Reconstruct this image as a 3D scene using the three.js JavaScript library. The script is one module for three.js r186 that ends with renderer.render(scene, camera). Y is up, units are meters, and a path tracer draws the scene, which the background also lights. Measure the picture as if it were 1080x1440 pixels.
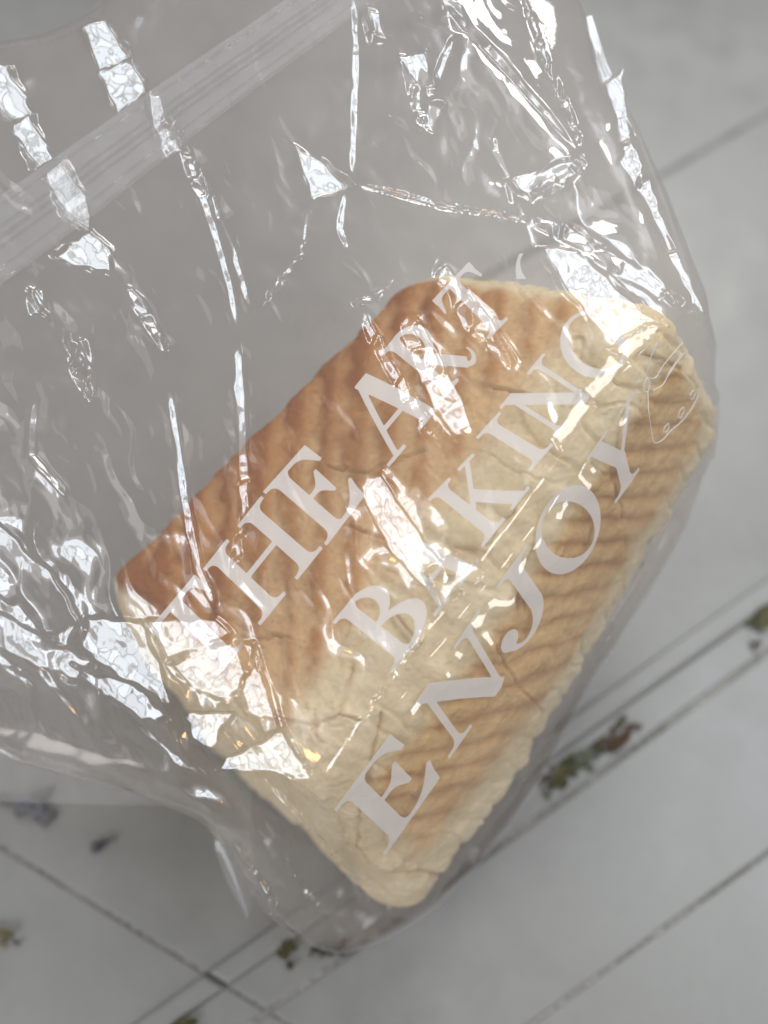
import * as THREE from 'three';
import { mergeVertices, mergeGeometries } from 'three/addons/utils/BufferGeometryUtils.js';
import { RectAreaLightUniformsLib } from 'three/addons/lights/RectAreaLightUniformsLib.js';

// ---------------------------------------------------------------- camera, light, exposure
const scene = new THREE.Scene();
const FOV = 50, D0 = 0.37, PITCH = THREE.MathUtils.degToRad(67);
const F = 720 / Math.tan(THREE.MathUtils.degToRad(FOV / 2));          // focal length in photo pixels
const HOLD = 0.32;                                                     // height at which the loaf is held (frame origin)
const frameRot = new THREE.Matrix4().makeRotationX(-PITCH);
const frame = new THREE.Matrix4().makeTranslation(0, HOLD, 0).multiply(frameRot);   // bag axes: x right, y up the bag, z out of its front
const toWorld = (x, y, z) => new THREE.Vector3(x, y, z).applyMatrix4(frame);
const camera = new THREE.PerspectiveCamera(FOV, 768 / 1024, 0.02, 20);
camera.position.copy(toWorld(0, 0, D0));
camera.up.set(0, 1, 0).applyMatrix4(frameRot);
camera.lookAt(toWorld(0, 0, 0));
camera.focus = D0 - 0.026; camera.userData.fStop = 3.3;
scene.add(camera);

const renderer = new THREE.WebGLRenderer({ antialias: true });
renderer.setSize(768, 1024);
renderer.toneMapping = THREE.LinearToneMapping;
renderer.toneMappingExposure = 1.2;
renderer.shadowMap.enabled = true;
renderer.outputColorSpace = THREE.SRGBColorSpace;
scene.background = new THREE.Color().setRGB(0.19, 0.186, 0.184);

RectAreaLightUniformsLib.init();
// two windows of the room the photograph was taken in
const WINDOWS = [
  { at: [0.58, 0.50, 0.90], size: [0.50, 0.44], color: [0.77, 0.88, 1.0], power: 4.8, panes: [2, 3] },
  { at: [-0.70, -0.34, 0.80], size: [0.38, 0.42], color: [0.80, 0.90, 1.0], power: 4.6, panes: [2, 2] },
  { at: [0.72, -0.50, 0.62], size: [0.22, 0.22], color: [1.0, 0.97, 0.93], power: 4 },
  { at: [0.30, 1.05, 0.50], size: [0.62, 0.46], color: [1.0, 0.985, 0.96], power: 7 },
];
// the pale walls and curtains round them that the windows light up, and one warm lamp
const WALLS = [
  { at: [0.61, 0.53, 0.95], size: [0.80, 0.72], color: [0.95, 0.97, 1.0], power: 0.65 }, { at: [0.66, 0.57, 1.02], size: [1.25, 1.15], color: [1, 0.98, 0.95], power: 0.32 },
  { at: [-0.74, -0.36, 0.85], size: [0.66, 0.70], color: [0.96, 0.97, 1.0], power: 0.8 }, { at: [-0.80, -0.39, 0.92], size: [1.1, 1.1], color: [1, 0.97, 0.93], power: 0.32 },
  { at: [-0.42, -0.62, 0.72], size: [0.10, 0.10], color: [1, 0.5, 0.16], power: 10 },
];
for (const w of [...WINDOWS, ...WALLS]) {
  const at = toWorld(...w.at), aim = new THREE.RectAreaLight(); aim.position.copy(at); aim.lookAt(toWorld(0, 0, 0)); aim.updateMatrixWorld();
  const [nx, ny] = w.panes ?? [1, 1], bar = w.panes ? 0.022 : 0;
  for (let i = 0; i < nx; i++) for (let j = 0; j < ny; j++) {     // each pane of a window by itself, glazing bars between
    const pw = (w.size[0] - bar * (nx - 1)) / nx, ph = (w.size[1] - bar * (ny - 1)) / ny;
    const l = new THREE.RectAreaLight(new THREE.Color().setRGB(...w.color), w.power * (w.panes ? [1.12, 0.9, 1.0, 0.86, 1.08, 0.96][(i * ny + j) % 6] : 1), pw, ph);
    l.position.set((i - (nx - 1) / 2) * (pw + bar), (j - (ny - 1) / 2) * (ph + bar), 0).applyMatrix4(aim.matrixWorld); l.quaternion.copy(aim.quaternion); l.name = 'window_light';
    scene.add(l);
  }
}

// ---------------------------------------------------------------- helpers
const lerp = (a, b, t) => a + (b - a) * t, clamp = (x, a = 0, b = 1) => Math.min(b, Math.max(a, x));
const sst = (a, b, x) => { const t = clamp((x - a) / (b - a)); return t * t * (3 - 2 * t); };
const smin = (a, b, k) => { const h = Math.max(k - Math.abs(a - b), 0) / k; return Math.min(a, b) - h * h * k * 0.25; };
const smax = (a, b, k) => -smin(-a, -b, k);
function rng(seed) { let s = seed >>> 0; return () => { s = (s + 0x6D2B79F5) | 0; let t = Math.imul(s ^ (s >>> 15), 1 | s); t = (t + Math.imul(t ^ (t >>> 7), 61 | t)) ^ t; return ((t ^ (t >>> 14)) >>> 0) / 4294967296; }; }
function hash(i, j, k) { let h = Math.imul(i, 374761393) ^ Math.imul(j, 668265263) ^ Math.imul(k, 2147483629 | 1); h = Math.imul(h ^ (h >>> 13), 1274126177); h ^= h >>> 16; return h >>> 0; }
const GR = []; for (let i = 0; i < 64; i++) GR.push([Math.cos(i / 64 * 2 * Math.PI), Math.sin(i / 64 * 2 * Math.PI)]);
function noise2(x, y, k = 0) {
  const i = Math.floor(x), j = Math.floor(y), u = x - i, v = y - j;
  const f = (t) => t * t * t * (t * (t * 6 - 15) + 10), a = f(u), b = f(v);
  const g = (di, dj) => { const q = GR[hash(i + di, j + dj, k) & 63]; return q[0] * (u - di) + q[1] * (v - dj); };
  return 1.5 * lerp(lerp(g(0, 0), g(1, 0), a), lerp(g(0, 1), g(1, 1), a), b);
}
function noise3(x, y, z, k = 0) {   // value noise
  const i = Math.floor(x), j = Math.floor(y), l = Math.floor(z), f = (t) => t * t * (3 - 2 * t), a = f(x - i), b = f(y - j), c = f(z - l);
  const g = (di, dj, dl) => hash(i + di, j + dj, (l + dl) * 57 + k) / 2147483648 - 1;
  return lerp(lerp(lerp(g(0, 0, 0), g(1, 0, 0), a), lerp(g(0, 1, 0), g(1, 1, 0), a), b), lerp(lerp(g(0, 0, 1), g(1, 0, 1), a), lerp(g(0, 1, 1), g(1, 1, 1), a), b), c);
}
const fbm3 = (x, y, z, k) => noise3(x, y, z, k) * 0.55 + noise3(x * 2.1, y * 2.1, z * 2.1, k + 1) * 0.28 + noise3(x * 4.3, y * 4.3, z * 4.3, k + 2) * 0.17;
const P = (px, py, z) => [(px - 540) * (D0 - z) / F, (720 - py) * (D0 - z) / F, z];     // a sight line met at height z of the bag frame
const toPx = (x, y, z) => [540 + x * F / (D0 - z), 720 - y * F / (D0 - z)];
function segDist(x, y, ax, ay, bx, by) { const dx = bx - ax, dy = by - ay, t = clamp(((x - ax) * dx + (y - ay) * dy) / (dx * dx + dy * dy || 1e-12)); return [Math.hypot(x - ax - dx * t, y - ay - dy * t), t, dx * (y - ay) - dy * (x - ax)]; }
function lineDist(pts, x, y) { let d = 1e9; for (let i = 0; i + 1 < pts.length; i++) d = Math.min(d, segDist(x, y, pts[i][0], pts[i][1], pts[i + 1][0], pts[i + 1][1])[0]); return d; }
function polySdf(pts, x, y) {       // positive inside
  let d = 1e9, c = false; const n = pts.length;
  for (let i = 0, j = n - 1; i < n; j = i++) {
    const a = pts[j], b = pts[i]; d = Math.min(d, segDist(x, y, a[0], a[1], b[0], b[1])[0]);
    if ((a[1] > y) !== (b[1] > y) && x < (b[0] - a[0]) * (y - a[1]) / (b[1] - a[1]) + a[0]) c = !c;
  }
  return c ? d : -d;
}
const used = {};
function numbered(n) { used[n] = (used[n] ?? -1) + 1; return used[n] ? `${n}_${String(used[n]).padStart(3, '0')}` : n; }
function tag(o, label, category, group) { o.userData = { label, category }; if (group) o.userData.group = group; return o; }
function mesh(name, geo, mat, parent) { const m = new THREE.Mesh(geo, mat); m.name = name; m.castShadow = m.receiveShadow = true; if (parent) parent.add(m); return m; }
function inFrame(name) { const g = new THREE.Group(); g.name = name; g.applyMatrix4(frame); scene.add(g); return g; }

// ---------------------------------------------------------------- the loaf
const C = {
  p1: P(112, 808, -0.008), p2: P(578, 362, -0.008), p3: P(962, 414, 0.033), p4: P(440, 1108, 0.036),
  p5: P(1040, 588, -0.034), p6: P(580, 1330, -0.030),
};
const add = (a, b, c) => [a[0] + b[0] - c[0], a[1] + b[1] - c[1], a[2] + b[2] - c[2]];
C.p7 = add(C.p2, C.p5, C.p3); C.p8 = add(C.p1, C.p6, C.p4);
const corner = { '000': C.p2, '100': C.p3, '010': C.p1, '110': C.p4, '101': C.p5, '111': C.p6, '001': C.p7, '011': C.p8 };
const loafAt = (a, b, c) => {
  const o = [0, 0, 0];
  for (const k in corner) { const w = (k[0] === '1' ? a : 1 - a) * (k[1] === '1' ? b : 1 - b) * (k[2] === '1' ? c : 1 - c); for (let i = 0; i < 3; i++) o[i] += w * corner[k][i]; }
  return o;
};
const LA = 0.10, LB = 0.185, LC = 0.085;                              // width, length, height of the loaf in metres
const cracksA = [
  [[515, 872], [505, 905], [492, 950], [486, 985], [476, 1003]], [[402, 1012], [440, 1020], [476, 1003], [505, 1010]],
  [[468, 662], [520, 672], [560, 655], [600, 638]], [[676, 545], [720, 552], [770, 565]], [[742, 688], [718, 722], [700, 742], [688, 760], [672, 768]],
  [[480, 742], [520, 752], [560, 770]], [[445, 1000], [442, 1030], [452, 1044]], [[560, 868], [590, 905], [640, 930]], [[360, 900], [400, 895], [430, 905]],
  [[640, 770], [676, 772], [705, 790]],
];
const cracksB = [
  [[520, 1055], [512, 1100], [506, 1150], [503, 1190], [520, 1212], [548, 1222], [580, 1220], [612, 1226], [640, 1208]], [[534, 1000], [520, 1055]],
  [[822, 648], [846, 668], [856, 700], [860, 760], [864, 820], [872, 848]], [[668, 880], [700, 945], [724, 968], [744, 988], [742, 1004]],
  [[902, 498], [930, 505], [958, 522], [976, 545]], [[706, 842], [720, 800], [748, 752]],
];
const near = (set, x, y) => { let d = 1e9; for (const l of set) { const q = lineDist(l, x, y); if (q < d) d = q; } return d; };
const lin = (r, g, b) => { const c = new THREE.Color().setRGB(r / 255, g / 255, b / 255, THREE.SRGBColorSpace); return [c.r, c.g, c.b]; };
const mix3 = (a, b, t) => [lerp(a[0], b[0], t), lerp(a[1], b[1], t), lerp(a[2], b[2], t)];
const COL = { pale: lin(242, 230, 198), rim: lin(230, 211, 170), tan: lin(230, 194, 136), tanDark: lin(184, 130, 70), brown: lin(188, 136, 82), brownDark: lin(156, 98, 48), mid: lin(218, 182, 134), crack: lin(188, 148, 98) };
let loafGeo = new THREE.BoxGeometry(1, 1, 1, 220, 380, 190);
loafGeo.deleteAttribute('uv'); loafGeo.deleteAttribute('normal');
loafGeo = mergeVertices(loafGeo, 1e-5);
const loafHi = new Map();
{
  const pos = loafGeo.attributes.position, n = pos.count, face = new Float32Array(n * 3), col = new Float32Array(n * 3), abc = new Float32Array(n * 3);
  const R = 0.0155, half = [LA / 2, LB / 2, LC / 2], v = [0, 0, 0], q = [0, 0, 0];
  for (let i = 0; i < n; i++) {
    v[0] = pos.getX(i) * LA; v[1] = pos.getY(i) * LB; v[2] = pos.getZ(i) * LC;
    let l = 0;
    for (let k = 0; k < 3; k++) { q[k] = clamp(v[k], -half[k] + R, half[k] - R); l += (v[k] - q[k]) ** 2; }
    l = Math.sqrt(l);
    for (let k = 0; k < 3; k++) { face[i * 3 + k] = (v[k] - q[k]) / l; v[k] = q[k] + R * face[i * 3 + k]; }
    // a soft loaf is fuller in the middle of each face
    const a = v[0] / LA + 0.5, b = v[1] / LB + 0.5, c = v[2] / LC + 0.5;
    abc.set([a, b, c], i * 3);
    pos.setXYZ(i, ...loafAt(a, b, c));
  }
  loafGeo.computeVertexNormals();
  const nor = loafGeo.attributes.normal;
  for (let i = 0; i < n; i++) {
    const x = pos.getX(i), y = pos.getY(i), z = pos.getZ(i), a = abc[i * 3], b = abc[i * 3 + 1], c = abc[i * 3 + 2];
    const fa = face[i * 3], fc = face[i * 3 + 2];
    const [px, py] = toPx(x, y, z);
    const onA = sst(0.3, 0.9, -fc), onB = sst(0.3, 0.9, fa);
    const wob = fbm3(x * 90, y * 90, z * 90, 3), wob2 = fbm3(x * 260, y * 260, z * 260, 9), fine = fbm3(x * 900, y * 900, z * 900, 17);
    // distances on each face to its borders, in metres
    const dE_A = (1 - a) * LA, dEndA = Math.min(b, 1 - b) * LB, dE_B = c * LC, dOut = (1 - c) * LC, dEndB = Math.min(b, 1 - b) * LB;
    const ta = onA * sst(0.016, 0.030, dE_A + wob * 0.007 - 0.004 * (1 - b) + 0.004 * b) * sst(0.004, 0.013, dEndA + wob * 0.004);
    const tb = onB * sst(0.013, 0.020, dE_B + wob * 0.004) * sst(0.024, 0.034, dOut + wob * 0.005 + 0.006 * (1 - b)) * sst(b > 0.5 ? 0.011 : 0.009, b > 0.5 ? 0.020 : 0.016, dEndB + wob * 0.005);
    // the pan's corrugation
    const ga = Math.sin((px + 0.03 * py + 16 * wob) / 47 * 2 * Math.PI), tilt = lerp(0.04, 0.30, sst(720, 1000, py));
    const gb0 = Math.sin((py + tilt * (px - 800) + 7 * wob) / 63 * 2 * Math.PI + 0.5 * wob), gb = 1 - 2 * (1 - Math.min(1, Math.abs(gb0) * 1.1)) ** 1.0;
    let h = 0.0015 * wob + 0.0004 * wob2 + 0.00014 * fine + 0.004 * onA * Math.sin(Math.PI * a) * Math.sin(Math.PI * b) + (0.006 + 0.005 * sst(0.3, 0.75, b)) * sst(-0.2, 0.7, fa) * Math.sin(Math.PI * clamp(c)) ** 0.5 * Math.sin(Math.PI * b);
    h += sst(0.2, 0.9, -face[i * 3 + 1]) * 0.005 * Math.sin(Math.PI * clamp(a)) * Math.sin(Math.PI * clamp(c));
    const pit = sst(0.30, 0.75, noise3(x * 620, y * 620, z * 620, 61)) * sst(-0.4, 0.3, noise3(x * 120, y * 120, z * 120, 62)); h -= 0.00032 * pit;
    h += ta * 0.0004 * ga + sst(0.024, 0.046, dOut) * tb * (0.0005 * gb + 0.0003);
    // soft folds of the crust
    const al = -0.6 * px + 0.8 * py, ac = 0.8 * px + 0.6 * py, fold = Math.abs(noise2((al + 22 * wob) / 62, (ac + 14 * wob) / 150, 5)); h -= 0.0011 * (1 - sst(0, 0.16, fold)) * (0.25 + 0.75 * (1 - ta)) * (1 - 0.8 * tb) * sst(-0.3, 0.5, noise3(x * 40, y * 40, z * 40, 77) + 0.2); h += 0.0012 * noise2((al + 14 * wob) / 40, (ac + 10 * wob) / 85, 6) * (1 - ta) * (1 - tb);
    const dc = fa > -fc ? near(cracksB, px + 5 * wob2, py + 5 * wob2) : near(cracksA, px + 5 * wob2, py + 5 * wob2), cw = 2.6 * (1 + 0.6 * noise2(px / 23, py / 23, 88)), cr = (onA + onB > 0.15) ? Math.exp(-((dc / cw) ** 2)) * clamp(0.75 + 0.8 * noise2(px / 31, py / 31, 89), 0.15, 1.2) : 0;
    h -= 0.0012 * cr; { const dl = near(fa > -fc ? cracksB : cracksA, px + 7 + 5 * wob2, py + 5 + 5 * wob2); h += 0.0008 * Math.exp(-((dl / 8) ** 2)) * clamp(onA + onB); }
    pos.setXYZ(i, x + nor.getX(i) * h, y + nor.getY(i) * h, z + nor.getZ(i) * h);
    // colours of the crust
    let k = mix3(COL.rim, COL.pale, clamp(0.5 + wob * 0.9));
    const deep = clamp(sst(0.03, 0.095, dE_A) * 0.75 + 0.24 * ga + wob * 0.45 + 0.25 * wob2 + 0.26 * b * b + 0.3 * sst(0.75, 1, b) * sst(0.05, 0.09, dE_A));
    k = mix3(k, mix3(COL.mid, mix3(COL.brown, COL.brownDark, sst(0.55, 1, deep)), sst(0.0, 0.6, deep)), ta);
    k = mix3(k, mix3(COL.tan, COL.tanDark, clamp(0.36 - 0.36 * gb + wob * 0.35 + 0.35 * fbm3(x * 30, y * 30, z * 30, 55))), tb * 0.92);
    k = mix3(k, COL.crack, cr * 0.45);
    const s = 1 + 0.09 * wob2 + 0.13 * fine - 0.07 * pit;
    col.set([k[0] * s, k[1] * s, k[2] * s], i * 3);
  }
  loafGeo.setAttribute('color', new THREE.BufferAttribute(col, 3));
  loafGeo.computeVertexNormals();
  // top crust, side crust and the pale rim between them
  const idx = loafGeo.index.array, sets = [[], [], []];
  for (let t = 0; t < idx.length; t += 3) {
    const i = idx[t], a = abc[i * 3], b = abc[i * 3 + 1], c = abc[i * 3 + 2], x = pos.getX(i), y = pos.getY(i), z = pos.getZ(i), w = fbm3(x * 90, y * 90, z * 90, 3);
    const dEnd = Math.min(b, 1 - b) * LB;
    const A = face[i * 3 + 2] < -0.8 && (1 - a) * LA + w * 0.007 > 0.021 && dEnd > 0.006, B = face[i * 3] > 0.8 && c * LC + w * 0.004 > 0.0165 && (1 - c) * LC + w * 0.005 + 0.006 * (1 - b) > 0.029 && dEnd + w * 0.005 > (b > 0.5 ? 0.0155 : 0.0125);
    (A ? sets[0] : B ? sets[1] : sets[2]).push(i, idx[t + 1], idx[t + 2]);
  }
  loafGeo.userData.sets = sets;
}
const crustMat = new THREE.MeshPhysicalMaterial({ color: 0xffffff, vertexColors: true, roughness: 0.72, specularIntensity: 0.35, sheen: 0.25, sheenRoughness: 0.6, sheenColor: new THREE.Color(1, 0.92, 0.75) });
const loaf = tag(inFrame('bread_loaf'), 'soft pale rectangular loaf with browned ridged crust inside the clear bag', 'bread');
function subset(geo, index) {      // only the vertices that the part uses
  const map = new Int32Array(geo.attributes.position.count).fill(-1), list = [], out = new Uint32Array(index.length);
  for (let i = 0; i < index.length; i++) { const v = index[i]; if (map[v] < 0) { map[v] = list.length; list.push(v); } out[i] = map[v]; }
  const g = new THREE.BufferGeometry();
  for (const name of ['position', 'normal', 'color']) { const s = geo.attributes[name].array, d = new Float32Array(list.length * 3); list.forEach((v, k) => { d[k * 3] = s[v * 3]; d[k * 3 + 1] = s[v * 3 + 1]; d[k * 3 + 2] = s[v * 3 + 2]; }); g.setAttribute(name, new THREE.BufferAttribute(d, 3)); }
  g.setIndex(new THREE.BufferAttribute(out, 1));
  return g;
}
{
  const s = loafGeo.userData.sets;
  mesh('top_crust', subset(loafGeo, s[0]), crustMat, loaf).userData.label = 'smooth golden brown crust';
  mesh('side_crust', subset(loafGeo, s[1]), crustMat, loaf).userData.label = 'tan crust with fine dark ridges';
  mesh('pale_rim', subset(loafGeo, s[2]), crustMat, loaf).userData.label = 'pale creased rim';
}

// ---------------------------------------------------------------- the bag: shape of its film as a height over its own plane
const OUT = [   // outline of the bag: photo place and height of the seam there
  [780, -130, 0.004], [800, -60, 0.002], [818, 0, 0], [832, 40, 0], [850, 100, -0.002], [897, 190, -0.004], [934, 285, -0.008], [986, 452, -0.014], [1000, 488, -0.024], [1003, 540, -0.03], [997, 610, -0.036], [986, 680, -0.042], [962, 745, -0.045],
  [928, 808, -0.045], [870, 900, -0.045], [830, 962, -0.045], [796, 1028, -0.044], [758, 1100, -0.042], [704, 1176, -0.040], [642, 1246, -0.038], [575, 1302, -0.036], [512, 1332, -0.034], [470, 1338, -0.032], [434, 1326, -0.03], [402, 1294, -0.03], [368, 1266, -0.028],
  [342, 1222, -0.026], [318, 1180, -0.022], [284, 1147, -0.02], [200, 1116, -0.016], [100, 1090, -0.014], [0, 1061, -0.012], [-90, 1036, -0.01], [-200, 1000, -0.01],
  [-230, 500, 0], [-200, 150, 0], [-70, 88, 0.004], [0, 66, 0.004], [66, 56, 0.004], [110, 36, 0.004], [138, 20, 0.004], [150, -2, 0.004], [180, -60, 0.004], [230, -130, 0.004],
].map(([a, b, z]) => P(a, b, z));
const e3 = P(936, 455, 0.036), e4 = P(449, 1098, 0.038), eL = Math.hypot(e4[0] - e3[0], e4[1] - e3[1]), eT = [(e4[0] - e3[0]) / eL, (e4[1] - e3[1]) / eL], eN = [-eT[1], eT[0]];   // eN points to the ridged side
function outline(x, y) {             // [distance inside, height of the nearest seam]
  let d = 1e9, zs = 0, wsum = 0, c = false; const n = OUT.length;
  for (let i = 0, j = n - 1; i < n; j = i++) {
    const a = OUT[j], b = OUT[i], [q, t] = segDist(x, y, a[0], a[1], b[0], b[1]); d = Math.min(d, q);
    const w = 1 / (q * q + 1e-8); zs += w * lerp(a[2], b[2], t) * w; wsum += w * w;
    if ((a[1] > y) !== (b[1] > y) && x < (b[0] - a[0]) * (y - a[1]) / (b[1] - a[1]) + a[0]) c = !c;
  }
  return [c ? d : -d, zs / wsum];
}
function tent(x, y) {                // film drawn over the loaf's nearest edge
  const e = (x - e3[0]) * eN[0] + (y - e3[1]) * eN[1], a = (x - e4[0]) * eT[0] + (y - e4[1]) * eT[1], a2 = -((x - e3[0]) * eT[0] + (y - e3[1]) * eT[1]);
  const T = smax(0.0385 + 0.13 * e, 0.016 - 0.02 * e, 0.012), S = 0.0385 - 1.62 * e;
  const L = 0.036 - 0.62 * (a - 0.002) + 0.08 * Math.min(0, e), U = 0.037 - 0.55 * (a2 - 0.004) - 0.12 * e;
  let z = smin(T, S, 0.0065) + 0.0016;
  z = smin(z, L, 0.008);
  z = smin(z, smax(U, 0.012, 0.01), 0.006);
  return z;
}
function baseFront(x, y, o = outline(x, y)) {
  const z = tent(x, y), d = Math.max(0, o[0]), s = Math.sqrt(1 - (1 - clamp(d / 0.016)) ** 2);
  return z > o[1] ? o[1] + (z - o[1]) * s : z * s + o[1] * (1 - s);
}
function onFilm(px, py, f) { let z = 0.02; for (let i = 0; i < 9; i++) { const q = P(px, py, z); z = lerp(z, f(q[0], q[1]), 0.75); } return P(px, py, z); }

// folds: streaks (a lifted fold that leans one flank to a window) and facets (a flat tilted patch)
const need = (k, p) => { const v = [-p[0], -p[1], D0 - p[2]], w = WINDOWS[k].at.map((c, i) => c - p[i]), lv = Math.hypot(...v), lw = Math.hypot(...w), n = v.map((c, i) => c / lv + w[i] / lw); return [-n[0] / n[2], -n[1] / n[2]]; };
const baseAt = (x, y) => baseFront(x, y);
const slopeAt = (x, y) => { const h = 0.001; return [(baseAt(x + h, y) - baseAt(x - h, y)) / (2 * h), (baseAt(x, y + h) - baseAt(x, y - h)) / (2 * h)]; };
const STREAKS = [   // points, width in photo pixels, window
  { p: [[503, 432], [548, 515], [590, 585], [644, 634]], w: 16, k: 0 }, { p: [[566, 440], [596, 498], [630, 565], [655, 620]], w: 40, k: 0 },
  { p: [[494, 428], [530, 418], [552, 392]], w: 9, k: 0 },
  { p: [[604, 366], [640, 412], [668, 452], [704, 492], [734, 522]], w: 30, k: 0 },
  { p: [[512, 660], [546, 722], [582, 782], [626, 830]], w: 46, k: 0 },
  
  { p: [[742, 310], [800, 330], [868, 372], [930, 412], [980, 446]], w: 22, k: 0 },
  
  { p: [[732, -20], [766, 82], [802, 162], [820, 212]], w: 10, k: 0 }, { p: [[624, 4], [660, 44], [702, 84], [744, 134], [816, 216]], w: 10, k: 0 },
  { p: [[500, -10], [502, 120], [497, 252]], w: 8, k: 1 }, { p: [[498, 258], [560, 272], [620, 290], [700, 300], [745, 312]], w: 6, k: 0 },
  
  { p: [[226, 158], [262, 212], [298, 312], [322, 396], [334, 470]], w: 13, k: 0 }, { p: [[334, 478], [340, 560], [344, 700], [326, 852]], w: 12, k: 0 },
  { p: [[240, 540], [260, 690], [280, 800], [306, 856]], w: 9, k: 1 }, { p: [[272, 222], [328, 348], [356, 444]], w: 8, k: 0 }, { p: [[356, 444], [386, 406], [424, 356], [436, 290]], w: 7, k: 1 },
   { p: [[176, 402], [204, 440], [240, 502]], w: 12, k: 0 }, { p: [[44, 404], [64, 446]], w: 16, k: 1 }, { p: [[94, 470], [130, 566]], w: 20, k: 1 },
  { p: [[-10, 735], [34, 796], [86, 872], [110, 890]], w: 46, k: 1 },
  { p: [[358, 902], [372, 950], [398, 1024], [446, 1100]], w: 7, k: 0 }, { p: [[100, 700], [46, 640], [50, 560]], w: 8, k: 1 },
  { p: [[690, 802], [622, 852]], w: 7, k: 0 }, { p: [[606, 866], [572, 924], [532, 978], [490, 1040], [450, 1098]], w: 8, k: 0 },
  { p: [[488, 270], [480, 322], [490, 350]], w: 8, k: 0 }, { p: [[560, 90], [582, 130], [600, 190]], w: 14, k: 1 }, { p: [[640, 50], [620, 100], [604, 140]], w: 10, k: 1 },
  { p: [[740, 282], [780, 262], [826, 222]], w: 16, k: 0 }, { p: [[512, 14], [524, 56], [552, 58]], w: 10, k: 1 }, { p: [[690, 190], [716, 250], [722, 290]], w: 8, k: 1 },
  { p: [[860, 900], [800, 1010], [740, 1100], [660, 1196]], w: 8, k: 0 },  { p: [[682, 812], [606, 868]], w: 8, k: 2 }, { p: [[322, 1176], [372, 1246], [430, 1312]], w: 9, k: 0 }, { p: [[396, 1190], [440, 1262], [484, 1324]], w: 10, k: 1 }, { p: [[304, 1160], [330, 1226], [398, 1288]], w: 8, k: 0 }, { p: [[500, 1268], [556, 1296], [636, 1240]], w: 8, k: 0 }, { p: [[366, 1090], [420, 1140], [470, 1200], [506, 1254]], w: 7, k: 1 },
];
const FACETS = [
  { p: [[410, 206], [452, 222], [500, 264], [442, 280], [424, 250]], k: 0 }, { p: [[592, 806], [640, 778], [690, 802], [624, 848]], k: 0 },
  { p: [[752, 348], [812, 352], [884, 412], [936, 456], [870, 492], [800, 424]], k: 0 },
  { p: [[206, 872], [306, 866], [330, 892], [234, 930]], k: 1 }, { p: [[300, 905], [358, 902], [352, 950], [300, 948]], k: 0 }, { p: [[396, 1026], [444, 1096], [372, 1086], [298, 1082], [320, 1062]], k: 1 },
  { p: [[0, 800], [60, 820], [80, 900], [0, 890]], k: 1 }, 
  { p: [[64, 350], [110, 350], [160, 380], [100, 372]], k: 1 }, { p: [[620, -20], [650, 40], [690, 70], [640, 20]], k: 0 },
];
FACETS.push(...[
  [[-10, 725], [30, 765], [62, 815], [20, 850], [-10, 830]], [[30, 772], [70, 802], [112, 880], [70, 890], [30, 850]], [[-10, 850], [60, 895], [130, 930], [110, 960], [40, 930], [-10, 905]], [[100, 934], [190, 962], [246, 1012], [200, 1012], [140, 970]],
  [[330, 942], [370, 942], [392, 1015], [345, 1000]], [[200, 1022], [240, 1050], [292, 1092], [250, 1076]],
  [[-10, 85], [18, 95], [50, 160], [14, 172], [-10, 150]], [[14, 174], [50, 162], [76, 224], [44, 240]], [[60, 244], [92, 226], [130, 286], [128, 330], [84, 300]], [[116, 44], [150, 26], [186, 78], [138, 104]], [[138, 106], [187, 80], [210, 126], [164, 164]],
  [[204, 126], [226, 138], [262, 212], [236, 224], [214, 180]], [[68, 360], [132, 322], [160, 350], [158, 388], [110, 378]],
  [[822, 18], [838, 18], [864, 110], [850, 118]], [[850, 120], [865, 112], [892, 192], [876, 198]], [[866, 226], [886, 198], [907, 236], [896, 264]], [[896, 266], [910, 248], [950, 350], [939, 356]], [[939, 358], [951, 352], [986, 450], [974, 442]],
  [[120, 866], [200, 872], [225, 930], [242, 988], [170, 952], [118, 908]], [[236, 934], [330, 896], [352, 946], [322, 990], [262, 964]], [[262, 1000], [330, 1002], [300, 1054], [268, 1040]],
  [[705, 255], [760, 240], [825, 215], [815, 245], [745, 285]], [[555, 82], [600, 70], [615, 120], [575, 140]], [[600, 142], [625, 150], [612, 192], [590, 180]], [[608, -12], [645, 0], [668, 50], [640, 40]],
  [[95, 468], [120, 480], [135, 540], [130, 570], [100, 520]], [[35, 400], [60, 410], [70, 450], [45, 440]], [[512, 12], [532, 20], [552, 58], [536, 62]],
].map((p) => ({ p })), { p: [[906, 456], [934, 458], [886, 512], [856, 490]], k: 2 }, { p: [[853, 494], [884, 514], [838, 570], [816, 546]], k: 2 }, { p: [[814, 550], [836, 573], [790, 632], [772, 612]], k: 2 });
const CRUMPLE = [[120, 930, 190, 110, 2.0], [330, 1010, 120, 90, 1.3], [30, 800, 90, 90, 2.4], [600, 130, 60, 110, 2.2], [760, 240, 90, 50, 2.0], [840, 390, 110, 60, 1.6], [120, 400, 130, 90, 1.5], [200, 230, 110, 120, 1.2]];
const px2 = D0 / F * 0.95;           // metres per photo pixel on the film, roughly
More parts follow.
